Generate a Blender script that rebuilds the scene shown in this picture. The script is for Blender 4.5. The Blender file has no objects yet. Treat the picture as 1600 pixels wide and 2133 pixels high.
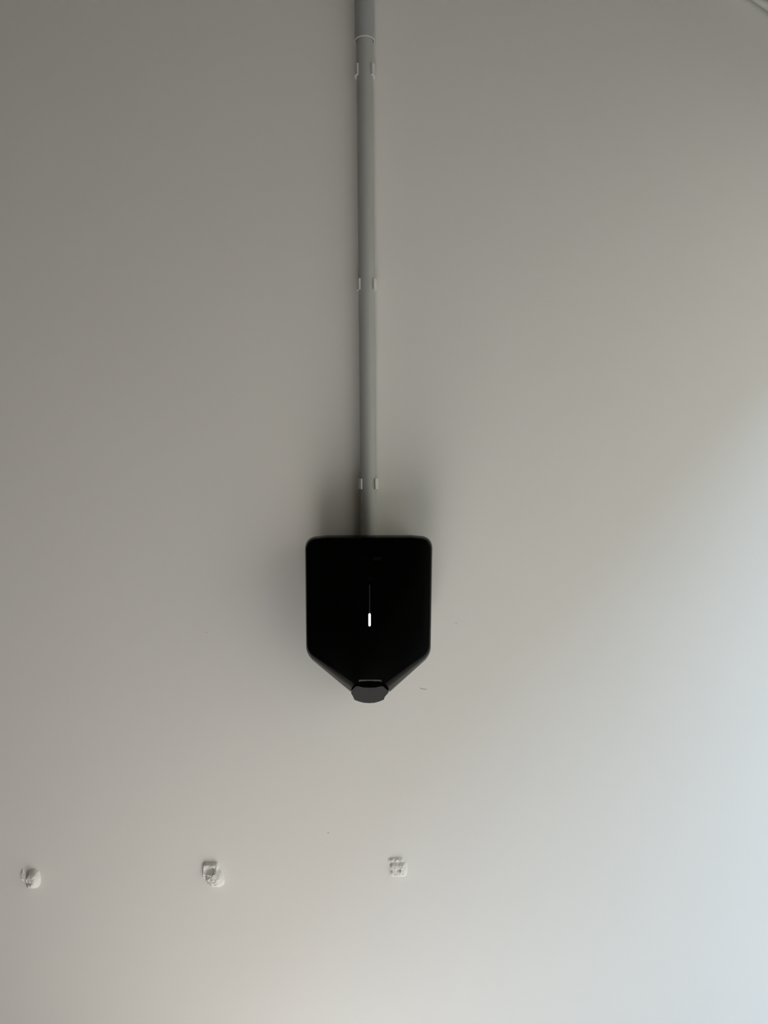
import bpy, bmesh, math, random
from mathutils import Vector, Matrix, noise

# ------------------------------------------------------------------ scene, camera, light
scene = bpy.context.scene
col = scene.collection
W, H, F = 1600.0, 2133.0, 1540.0          # frame and focal length in its pixels
PITCH = math.radians(2.8)                 # camera looks very slightly down
CAM = Vector((0.0, -1.28, 1.45))          # standing 1.28 m in front of the garage side wall

cd = bpy.data.cameras.new('camera')
cam = bpy.data.objects.new('camera', cd)
col.objects.link(cam)
cam.location = CAM
cam.rotation_euler = (math.pi / 2 - PITCH, 0, 0)
cd.sensor_fit = 'VERTICAL'
cd.sensor_height = 36.0
cd.lens = 36.0 * F / H
cd.clip_start = 0.02
scene.camera = cam

world = bpy.data.worlds.new('overcast_sky')
scene.world = world
world.use_nodes = True
bg = world.node_tree.nodes['Background']
bg.inputs['Color'].default_value = (0.56, 0.765, 1, 1)
bg.inputs['Strength'].default_value = 2.12

sd = bpy.data.lights.new('sun', 'SUN')
sd.energy = 9
sd.angle = math.radians(0.6)
sd.color = (1.0, 0.957, 0.92)
sun = bpy.data.objects.new('sun', sd)
col.objects.link(sun)
SUN_EL, SUN_AZ = math.radians(54.2), math.radians(13.5)     # high sun, coming in through the doorway from behind the wall's plane
sun.rotation_euler = Vector((math.cos(SUN_EL) * math.cos(SUN_AZ), math.cos(SUN_EL) * math.sin(SUN_AZ), math.sin(SUN_EL))).to_track_quat('Z', 'Y').to_euler()

scene.view_settings.view_transform = 'Standard'
scene.view_settings.look = 'None'
scene.view_settings.gamma = 1.0
scene.view_settings.use_curve_mapping = False
scene.view_settings.exposure = 1.95
scene.cycles.use_denoising = True
scene.cycles.max_bounces = 6
scene.cycles.diffuse_bounces = 4

FWD = Vector((0, math.cos(PITCH), -math.sin(PITCH)))
UP = Vector((0, math.sin(PITCH), math.cos(PITCH)))
def at(px, py, w=0.0):
    """Point of the place seen at a photograph pixel, standing w metres off the wall (wall is y = 0)."""
    d = FWD + Vector(((px - W / 2) / F, 0, 0)) - UP * ((py - H / 2) / F)
    t = (-w - CAM.y) / d.y
    return CAM + d * t

# ------------------------------------------------------------------ helpers
def mat(name, color, rough=0.6, spec=0.5, bump=None, vary=None, emit=None):
    m = bpy.data.materials.new(name)
    m.use_nodes = True
    nt = m.node_tree
    b = nt.nodes['Principled BSDF']
    b.inputs['Base Color'].default_value = (*color, 1)
    b.inputs['Roughness'].default_value = rough
    b.inputs['Specular IOR Level'].default_value = spec
    tc = nt.nodes.new('ShaderNodeTexCoord')
    if vary:                                   # (scale, amount): gentle mottling of the colour itself
        n = nt.nodes.new('ShaderNodeTexNoise')
        n.inputs['Scale'].default_value = vary[0]
        n.inputs['Detail'].default_value = 4
        nt.links.new(tc.outputs['Object'], n.inputs['Vector'])
        r = nt.nodes.new('ShaderNodeValToRGB')
        a = vary[1]
        r.color_ramp.elements[0].position = 0.3
        r.color_ramp.elements[1].position = 0.7
        r.color_ramp.elements[0].color = (*[c * (1 - a) for c in color], 1)
        r.color_ramp.elements[1].color = (*[min(1, c * (1 + a)) for c in color], 1)
        nt.links.new(n.outputs['Fac'], r.inputs['Fac'])
        nt.links.new(r.outputs['Color'], b.inputs['Base Color'])
    if bump:                                   # (scale, strength, distance)
        n = nt.nodes.new('ShaderNodeTexNoise')
        n.inputs['Scale'].default_value = bump[0]
        n.inputs['Detail'].default_value = 3
        nt.links.new(tc.outputs['Object'], n.inputs['Vector'])
        bp = nt.nodes.new('ShaderNodeBump')
        bp.inputs['Strength'].default_value = bump[1]
        bp.inputs['Distance'].default_value = bump[2]
        nt.links.new(n.outputs['Fac'], bp.inputs['Height'])
        nt.links.new(bp.outputs['Normal'], b.inputs['Normal'])
    if emit:
        b.inputs['Emission Color'].default_value = (*emit[0], 1)
        b.inputs['Emission Strength'].default_value = emit[1]
    return m

M = {
    'wall': mat('wall_paint', (.80,.785,.755), 0.75, 0.25, bump=(60, 0.06, 0.002), vary=(2.2, 0.010)),
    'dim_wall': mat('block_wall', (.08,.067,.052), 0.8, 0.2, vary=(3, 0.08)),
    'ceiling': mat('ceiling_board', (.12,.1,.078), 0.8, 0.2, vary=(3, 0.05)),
    'floor': mat('concrete_floor', (.425,.42,.415), 0.7, 0.3, vary=(4, 0.08)),
    'drive': mat('driveway', (.33,.255,.18), 0.8, 0.2, vary=(5, 0.10)),
    'facade': mat('pale_render', (.28,.205,.135), 0.8, 0.2, vary=(2, 0.06)),
    'conduit': mat('conduit_plastic', (0.42, 0.42, 0.405), 0.42, 0.4, vary=(9, 0.02)),
    'sleeve': mat('sleeve_plastic', (0.385, 0.40, 0.405), 0.40, 0.4, vary=(9, 0.02)),
    'clip': mat('clip_plastic', (0.66, 0.65, 0.62), 0.40, 0.4, vary=(30, 0.02)),
    'black': mat('black_case', (0.0008, 0.0008, 0.0008), 0.20, 0.055, vary=(60, 0.05)),
    'matte_black': mat('matte_black', (0.0012, 0.0012, 0.0012), 0.9, 0.0, vary=(60, 0.05)),
    'grey': mat('grey_case', (0.026, 0.026, 0.0255), 0.6, 0.2, vary=(90, 0.04)),
    'chamfer_highlight': mat('highlight_grey', (0.05, 0.05, 0.05), 0.4, 0.4, vary=(60, 0.03)),  # paler than the case, to paint in the chamfer's highlight
    'mark': mat('mark_print', (0.0016, 0.0016, 0.0016), 0.3, 0.1, vary=(60, 0.03)),
    'light_line': mat('unlit_light_line', (0.022, 0.022, 0.023), 0.3, 0.4, vary=(60, 0.03)),
    'led': mat('led', (0.9, 0.9, 0.9), 0.4, 0.3, vary=(60, 0.01), emit=((1, 1, 1), 2.2)),
    'filler': mat('filler', (0.84, 0.83, 0.80), 0.85, 0.15, bump=(260, 0.5, 0.002), vary=(120, 0.03)),
    'scuff': mat('scuff', (0.36, 0.34, 0.31), 0.85, 0.15, vary=(200, 0.1)),
    'cable': mat('cable_sheath', (0.58, 0.57, 0.545), 0.5, 0.4, vary=(20, 0.02)),
}

def obj(name, bm, material, parent=None, smooth=None):
    me = bpy.data.meshes.new(name)
    bmesh.ops.recalc_face_normals(bm, faces=bm.faces)
    bm.to_mesh(me)
    bm.free()
    me.materials.append(M[material])
    o = bpy.data.objects.new(name, me)
    col.objects.link(o)
    if parent is not None:
        o.parent = parent
        o.matrix_parent_inverse = Matrix.Translation(-parent.location)
    if smooth is not None:
        for p in me.polygons:
            p.use_smooth = True
        me.set_sharp_from_angle(angle=math.radians(smooth))
    return o

def thing(name, loc, label, cat, group=None):
    o = bpy.data.objects.new(name, None)
    o.empty_display_size = 0.03
    col.objects.link(o)
    o.location = loc
    o['label'] = label
    o['category'] = cat
    if group:
        o['group'] = group
    return o

def tag(o, label, cat, group=None):
    o['label'] = label
    o['category'] = cat
    if group:
        o['group'] = group
    return o

def struct(name, bm, material, label):
    o = obj(name, bm, material)
    o['kind'] = 'structure'
    o['label'] = label
    o['category'] = name.split('_')[0]
    return o

def box_bm(x0, x1, y0, y1, z0, z1, bm=None):
    bm = bm or bmesh.new()
    v = [bm.verts.new((x, y, z)) for x in (x0, x1) for y in (y0, y1) for z in (z0, z1)]
    for f in ((0, 1, 3, 2), (4, 6, 7, 5), (0, 4, 5, 1), (2, 3, 7, 6), (0, 2, 6, 4), (1, 5, 7, 3)):
        bm.faces.new([v[i] for i in f])
    return bm

def loft_bm(rings, cap0=True, cap1=True):
    bm = bmesh.new()
    vr = [[bm.verts.new(p) for p in r] for r in rings]
    n = len(vr[0])
    for a, b in zip(vr, vr[1:]):
        for i in range(n):
            bm.faces.new((a[i], a[(i + 1) % n], b[(i + 1) % n], b[i]))
    if cap0:
        bm.faces.new(vr[0][::-1])
    if cap1:
        bm.faces.new(vr[-1])
    return bm

def rounded(poly, radii, seg=8):
    """2-D polygon with rounded corners; every corner gives seg+1 points."""
    out = []
    n = len(poly)
    for i in range(n):
        p = Vector(poly[i]); a = Vector(poly[i - 1]); b = Vector(poly[(i + 1) % n])
        u = (a - p).normalized(); v = (b - p).normalized()
        ang = u.angle(v)
        r = radii[i]
        t = min(r / math.tan(ang / 2), 0.48 * (a - p).length, 0.48 * (b - p).length)
        p0 = p + u * t; p1 = p + v * t
        for k in range(seg + 1):
            s = k / seg
            q = (1 - s) ** 2 * p0 + 2 * s * (1 - s) * (0.86 * p + 0.14 * (p0 + p1) / 2) + s ** 2 * p1
            out.append((q.x, q.y))
    return out

# ------------------------------------------------------------------ the garage (setting)
XD, ZL = 0.90, 2.06            # plane of the doorway and height of its lintel
XL, YF, ZC = -4.6, -2.95, 2.44 # far end, opposite side, ceiling
wall = struct('wall_back', box_bm(XL, XD + 0.12, 0, 0.12, 0, ZC + 0.1), 'wall', 'smooth off-white painted plaster wall behind the charger')
struct('floor', box_bm(XL - 0.1, XD, YF - 0.1, 0.12, -0.12, 0), 'floor', 'bare concrete garage floor')
struct('ceiling', box_bm(XL - 0.1, XD + 0.12, YF - 0.1, 0.12, ZC, ZC + 0.12), 'ceiling', 'plain board ceiling of the garage')
struct('wall_left', box_bm(XL - 0.12, XL, YF, 0, 0, ZC), 'dim_wall', 'far end wall of the garage')
struct('wall_front', box_bm(XL, XD + 0.12, YF - 0.12, YF, 0, ZC), 'dim_wall', 'opposite side wall of the garage')
struct('wall_right', box_bm(XD, XD + 0.12, YF, 0, ZL, ZC), 'wall', 'lintel wall over the open garage doorway')
struct('ground', box_bm(XD, 16, -60, 30, -0.14, -0.02), 'drive', 'paved driveway outside the doorway')
XH = XD + 3.5
house = struct('wall_outside', box_bm(XH, XH + 6, -60, 30, -0.02, ZL + 3.5 * 1.136), 'facade', 'rendered wall of the neighbouring house across the drive')

# ------------------------------------------------------------------ wall charger
cx = 768.5
charger = thing('wall_charger', at(cx, 1290, 0.0), 'black wall-mounted car charger with pointed base and small white light', 'charger')

# front outline (photograph pixels seen on the plane of the front rim), clockwise from top left
def outline(w, side, top, low, r_top):
    """Ring of the case w metres off the wall; side/top/low shrink its flanks, top and slanting underside (px)."""
    k = 0.7 * low
    poly = [(636.0 + side, 1119.0 + top), (682.0, 1114.6 + top), (855.0, 1114.2 + top), (901.0 - side, 1118.4 + top),
            (897.0 - side, 1368.0 - low * 0.75 + side * 0.2), (811.0 - k * 0.55, 1441.5 - low),
            (731.0 + k * 0.55, 1441.5 - low), (638.5 + side, 1368.0 - low * 0.75 + side * 0.2)]
    pts = rounded(poly, [r_top, 60, 60, r_top, 30, 3, 3, 30], 8)
    return pts

W0 = 0.106
ref = at(cx, 1290, W0)
def ring(w, side, top, low, r_top=23):
    # shape is measured on the rim plane, then kept at true size at its own distance
    out = []
    for (px, py) in outline(w, side, top, low, r_top):
        p = at(px, py, W0)
        out.append(Vector((p.x, -w, p.z)))
    return out

WF = W0 + 0.022
rings = [ring(0.0, 20, 17, 22, 20), ring(0.012, 18, 17, 20, 20), ring(0.050, 8, 9, 6, 22)]
for k in range(17):
    w = 0.086 + (WF - 0.086) * math.sin(math.pi / 2 * k / 16)
    t = (w - 0.086) / (WF - 0.086)
    c = math.sqrt(max(0.0, 1 - (max(0.0, w - W0) / (WF - W0)) ** 2))      # quarter round on flanks and top
    back = max(0.0, (W0 - w) / 0.02)
    rings.append(ring(w, 7 * (1 - c) + 1.0 * back, 6 * (1 - c) + 2.5 * back, 25 * t ** 2.1 - 6.5 * back))
obj('case', loft_bm(rings), 'black', charger, smooth=35)

def plate_bm(px_pts, w_front, thick):
    """Flat shape given by photograph pixels on the plane w_front, with real thickness behind it."""
    front = [at(x, y, w_front) for x, y in px_pts]
    back = [p + Vector((0, thick, 0)) for p in front]
    return loft_bm([back, front])

def slot_pts(x0, x1, y0, y1, n=5):
    r = (x1 - x0) / 2; c = (x0 + x1) / 2
    pts = [(c + r * math.cos(math.pi + math.pi * i / n), y0 + r + r * math.sin(math.pi + math.pi * i / n)) for i in range(n + 1)]
    pts += [(c + r * math.cos(math.pi * i / n), y1 - r + r * math.sin(math.pi * i / n)) for i in range(n + 1)]
    return pts

led = obj('status_light', plate_bm(slot_pts(768.1, 771.9, 1278, 1304.5), WF + 0.0006, 0.003), 'led', charger)
led['label'] = 'lit white status light'
line = obj('light_line', plate_bm([(769.3, 1218), (770.7, 1218), (770.9, 1277), (769.1, 1277)], WF + 0.0004, 0.003), 'light_line', charger)
line['label'] = 'thin grey line above the light'
obj('chevron_mark', plate_bm([(768.0, 1204), (769.9, 1206.6), (771.8, 1204), (772.2, 1205), (769.9, 1208.4), (767.6, 1205)], WF + 0.0003, 0.002), 'mark', charger)
bar = bmesh.new()
for (x0, x1, y0, y1) in ((756, 768, 1163.4, 1165.4), (776, 796, 1160.5, 1167)):
    pts = [at(*p, WF + 0.0003) for p in ((x0, y0), (x1, y0), (x1, y1), (x0, y1))]
    f = [bar.verts.new(p) for p in pts]
    b = [bar.verts.new(p + Vector((0, 0.002, 0))) for p in pts]
    bar.faces.new(f)
    for i in range(4):
        bar.faces.new((f[i], b[i], b[(i + 1) % 4], f[(i + 1) % 4]))
obj('badge_print', bar, 'mark', charger)

# grey nose under the case: a facet that leans back towards the wall at the bottom
nose = [(741.5, 1429.5, .099), (748, 1429.6, .099), (757, 1432, .097), (770, 1432.8, .097), (783, 1432, .097), (792, 1429.6, .099), (797.5, 1429.5, .099),
        (804, 1435, .095), (809.5, 1442.5, .089), (801.5, 1452, .081), (799.6, 1457.5, .077), (790, 1461.5, .074), (780, 1464, .072), (769, 1464.8, .071),
        (758, 1464, .072), (747.5, 1461.3, .074), (738.2, 1457.8, .077), (736, 1452, .081), (731.3, 1444, .088), (735, 1436, .094)]
fr = [at(x, y, w) for x, y, w in [(x, y, 0.1240 - (y - 1429.5) * 0.0008) for x, y, w in nose]]
c = sum(fr, Vector()) / len(fr)
back = [Vector((c.x + (p.x - c.x) * 0.96, -0.04, c.z + (p.z - c.z) * 0.9 + 0.002)) for p in fr]
nb = loft_bm([back, fr], True, False)
nb.verts.ensure_lookup_table()
n = len(fr)
fv = [nb.verts[n + i] for i in range(n)]
cv = nb.verts.new(c)
for i in range(n):
    nb.faces.new((fv[i], fv[(i + 1) % n], cv))
ns = obj('cable_socket', nb, 'grey', charger, smooth=25)
ns['label'] = 'dark grey facet of the cable socket'
# black plate over the bevel, painting in the shade of the groove above the socket
gap = []
for x, y in ((743.5, 1424.0), (754, 1421.2), (771, 1419.8), (789, 1421.2), (799.5, 1424.0), (806, 1429.0), (809.8, 1436.5), (806.5, 1437.0), (797.5, 1429.6), (792, 1429.8), (783, 1432.2), (770, 1433.0), (757, 1432.2), (748, 1429.8), (741.5, 1429.6), (734.5, 1437.0), (731.5, 1436.5), (736.5, 1429.0)):
    t = max(0.0, (1447.5 - y) / 25.0) ** (1 / 2.1)
    gap.append(at(x, y, 0.086 + (WF - 0.086) * min(1.0, t) + 0.0026))
gb = [p + Vector((0, 0.008, 0)) for p in gap]
obj('socket_shade_plate', loft_bm([gb, gap]), 'matte_black', charger)
# chamfer at the foot of the front panel, its highlight painted in paler grey
lip = [(748.5, 1416.2, WF + .0012), (771, 1415.8, WF + .0012), (794, 1416.2, WF + .0012), (794.8, 1419, WF + .001), (799, 1423.6, WF - .002), (789, 1420.8, WF - .0005), (771, 1419.4, WF), (754, 1420.8, WF - .0005), (744, 1423.6, WF - .002), (747.5, 1419, WF + .001)]
lf = [at(x, y, w) for x, y, w in lip]
lb = [p + Vector((0, 0.006, 0)) for p in lf]
lo = obj('lip_highlight', loft_bm([lb, lf]), 'chamfer_highlight', charger)
lo['label'] = 'chamfer above the socket, its highlight painted pale grey'

# ------------------------------------------------------------------ conduit above the charger
PR = 0.0138                       # conduit radius
PW = 0.0175                       # axis distance from the wall
top = at(758.5, -60, PW); bot = at(768.5, 1112, PW)
foot = Vector((bot.x, -PW, bot.z - 0.012))
axis = (top - foot).normalized()
def pipe_bm(stations, seg=32, caps=True):
    """Revolved profile along the conduit axis: (distance from foot, radius)."""
    u = axis.cross(Vector((0, 1, 0))).normalized(); v = axis.cross(u).normalized()
    rings = [[foot + axis * s + u * (r * math.cos(2 * math.pi * i / seg)) + v * (r * math.sin(2 * math.pi * i / seg)) for i in range(seg)] for s, r in stations]
    return loft_bm(rings, caps, caps)
def along(py, w=PW):
    return (at(765, py, w) - foot).dot(axis)
total = (top - foot).length
conduit = thing('conduit', foot, 'long pale plastic conduit pipe rising from the charger to the ceiling', 'pipe')
obj('pipe', pipe_bm([(0, PR), (0.3, PR), (0.6, PR), (along(60), PR)]), 'conduit', conduit, smooth=40)
# larger coupling at the top with an open lower rim
s0 = along(77, PW + 0.012)
send = ZC - foot.z - 0.001
RO = 0.0163
RI = RO - 0.0011
cp = [(s0 + 0.030, PR + 0.0001), (s0 + 0.025, RI), (s0 + 0.0004, RI), (s0, RI + 0.0004), (s0 + 0.0006, RO), (send, RO)]
sl = obj('coupling', pipe_bm(cp, caps=False), 'sleeve', conduit, smooth=30)
rim = obj('rim_highlight_bead', pipe_bm([(s0 - 0.0007, RO - 0.0009), (s0 - 0.0007, RO + 0.0003), (s0 + 0.0011, RO + 0.0003), (s0 + 0.0011, RO - 0.0009), (s0 - 0.0007, RO - 0.0009)], caps=False), 'clip', sl)  # bead in paler plastic, added as the highlight along the coupling's lower edge
sl['label'] = 'wider blue-grey coupling at the top of the pipe'

def clip(py, label):
    s = along(py, PW + 0.01)
    o = foot + axis * s
    t = thing('pipe_clip', Vector((o.x, 0, o.z)), label, 'clip', 'clips holding the conduit')
    h = 0.0088
    ri, ro = PR + 0.0002, PR + 0.0034
    a0 = math.radians(46)                      # opening towards the room
    bm = bmesh.new()
    N = 28
    prof = []
    for i in range(N + 1):
        a = a0 + (2 * math.pi - 2 * a0) * i / N
        prof.append(((math.sin(a), -math.cos(a))))
    rows = []
    for (sx, sy) in prof:
        rows.append([bm.verts.new(o + Vector((sx * r, sy * r, 0)) + axis * z) for r, z in ((ri, -h), (ro, -h), (ro, h), (ri, h))])
    for a, b in zip(rows, rows[1:]):
        for i in range(4):
            bm.faces.new((a[i], a[(i + 1) % 4], b[(i + 1) % 4], b[i]))
    bm.faces.new(rows[0]); bm.faces.new(rows[-1][::-1])
    obj('clip_ring', bm, 'clip', t, smooth=40)
    obj('clip_base', box_bm(o.x - 0.008, o.x + 0.008, -(PW - ri) , 0.0, o.z - h, o.z + h), 'clip', t)
    return t
clip(143, 'pale plastic conduit clip just below the wider top coupling')
clip(591, 'pale plastic conduit clip halfway up the pipe')
clip(1008, 'pale plastic conduit clip nearest above the black charger')

# ------------------------------------------------------------------ rough dabs of filler low on the wall
def dab(px, py, half, height, seed, label):
    """A torn lump of filler: a height field standing proud of the wall."""
    N = 44
    c = at(px, py, 0)
    s = half / 1200.0
    bm = bmesh.new()
    grid = []
    for j in range(N + 1):
        row = []
        for i in range(N + 1):
            u, v = -1.3 + 2.6 * i / N, -1.3 + 2.6 * j / N
            h = height(u, v)
            nz = noise.fractal(Vector((u * 2.3 + seed, v * 2.3, seed * 3.1)), 0.8, 2.0, 4)
            nf = noise.fractal(Vector((u * 6.5 + seed, v * 6.5, seed * 1.7)), 0.6, 2.0, 4)
            h = max(0.0, h + (0.13 * nz + 0.12 * nf) * min(1, h * 3))
            e = max(abs(u), abs(v))
            if e > 1.28:
                h = 0
            row.append(bm.verts.new((c.x + u * s, -h * s * 0.62 - 0.00002 + (0.0004 if h <= 0.004 else 0), c.z + v * s)))
        grid.append(row)
    for j in range(N):
        for i in range(N):
            bm.faces.new((grid[j][i], grid[j][i + 1], grid[j + 1][i + 1], grid[j + 1][i]))
    bmesh.ops.recalc_face_normals(bm, faces=bm.faces)
    edge = [grid[0][i] for i in range(N)] + [grid[j][N] for j in range(N)] + [grid[N][i] for i in range(N, 0, -1)] + [grid[j][0] for j in range(N, 0, -1)]
    back = [bm.verts.new((v.co.x, 0.003, v.co.z)) for v in edge]
    for i in range(len(edge)):
        k = (i + 1) % len(edge)
        bm.faces.new((edge[i], back[i], back[k], edge[k]))
    bm.faces.new(back)
    o = obj('filler_dab', bm, 'filler', None, smooth=38)
    tag(o, label, 'filler', 'filler dabs on the wall')
    return o

def sm(a, b, x):
    t = min(1, max(0, (x - a) / (b - a)))
    return t * t * (3 - 2 * t)
def lump(u, v, cu, cv, ru, rv, p=2.0):
    d = (abs((u - cu) / ru) ** p + abs((v - cv) / rv) ** p) ** (1 / p)
    return max(0.0, 1 - d)

def h_left(u, v):      # upright ridge on the right, torn gap in the middle, thin sharp edge on the left
    a = 1.15 * sm(0, 0.55, lump(u, v, 0.22, -0.05, 0.78, 1.05, 2.6))
    b = 0.75 * sm(0, 0.6, lump(u, v, 0.15, -0.62, 0.75, 0.5))
    edge = 0.30 * sm(0, 0.5, lump(u, v, -0.82, 0.30, 0.20, 0.75))
    gap = 0.30 * sm(0, 0.7, lump(u + 0.2 * v, v, -0.20, -0.25, 0.55, 0.14))
    return max(a, b, edge) - gap
def h_mid(u, v):       # broad tongue hanging to the lower right, square broken upper left corner
    a = 1.0 * sm(0, 0.5, lump(u + 0.25 * v, v, 0.06, -0.28, 0.86, 0.95, 2.4))
    sq = 0.55 * sm(0, 0.22, lump(u, v, -0.15, 0.28, 0.72, 0.72, 7))
    gap = 0.40 * sm(0, 0.7, lump(u, v, -0.16, 0.40, 0.62, 0.36, 3))
    crack = 0.18 * sm(0, 0.6, lump(u - 0.2 * v, v, -0.32, -0.05, 0.35, 0.16))
    return max(a, sq) - gap - crack
def h_right(u, v):     # flat square pad with a ragged upper left rim
    a = 0.55 * sm(0, 0.45, lump(u, v, 0.16, -0.12, 0.88, 0.84, 4))
    rim = 0.36 * sm(0, 0.5, lump(u, v, -0.05, 0.66, 0.80, 0.26, 4))
    gap = 0.22 * sm(0, 0.6, lump(u, v, 0.10, 0.46, 0.85, 0.16, 3))
    pit = 0.26 * sm(0, 0.8, lump(u, v, 0.30, -0.16, 0.14, 0.18))
    lf_ = 0.30 * sm(0, 0.7, lump(u, v, -0.62, 0.40, 0.16, 0.22))
    return max(a, rim) - gap - pit - lf_
dab(65, 1829, 21, h_left, 3.7, 'small narrow dab of torn white filler at the lower left edge of the wall')
dab(443, 1819, 25, h_mid, 9.2, 'largest dab of torn white filler, the middle one of three on the lower wall')
dab(826, 1806, 23, h_right, 14.9, 'squarish flat dab of white filler below the charger, right of the other two')

# ------------------------------------------------------------------ pale cable across the upper right corner
pts = [at(x, y, 0.012) for x, y in ((1486, -62), (1527, -36), (1563, -13), (1587, 2), (1608, 17), (1640, 45), (1685, 93))]
rr = []
for i, p in enumerate(pts):
    d = (pts[min(i + 1, len(pts) - 1)] - pts[max(i - 1, 0)]).normalized()
    u = d.cross(Vector((0, 1, 0))).normalized()
    rr.append([p + u * 0.0066 * math.cos(2 * math.pi * k / 16) + Vector((0, 1, 0)) * 0.0066 * math.sin(2 * math.pi * k / 16) for k in range(16)])
tag(obj('cable', loft_bm(rr), 'cable', None, smooth=40), 'pale cable crossing the upper right corner of the wall', 'cable')

# ------------------------------------------------------------------ faint marks on the paint
def scuff(px_pts, half=0.7):
    a = [at(x, y - half, 0.0003) for x, y in px_pts] + [at(x, y + half, 0.0003) for x, y in px_pts[::-1]]
    b = [p + Vector((0, 0.0006, 0)) for p in a]
    return obj('scuff_mark', loft_bm([b, a]), 'scuff', wall)
scuff([(874.5, 1433.2), (878, 1434.6), (883, 1435.6), (888, 1435.8)], 0.55)
scuff([(682, 1734.5), (685.5, 1735)], 0.7)
scuff([(429, 1317.5), (431, 1318)], 0.6)
scuff([(949, 1298), (951.5, 1298.4)], 0.6)
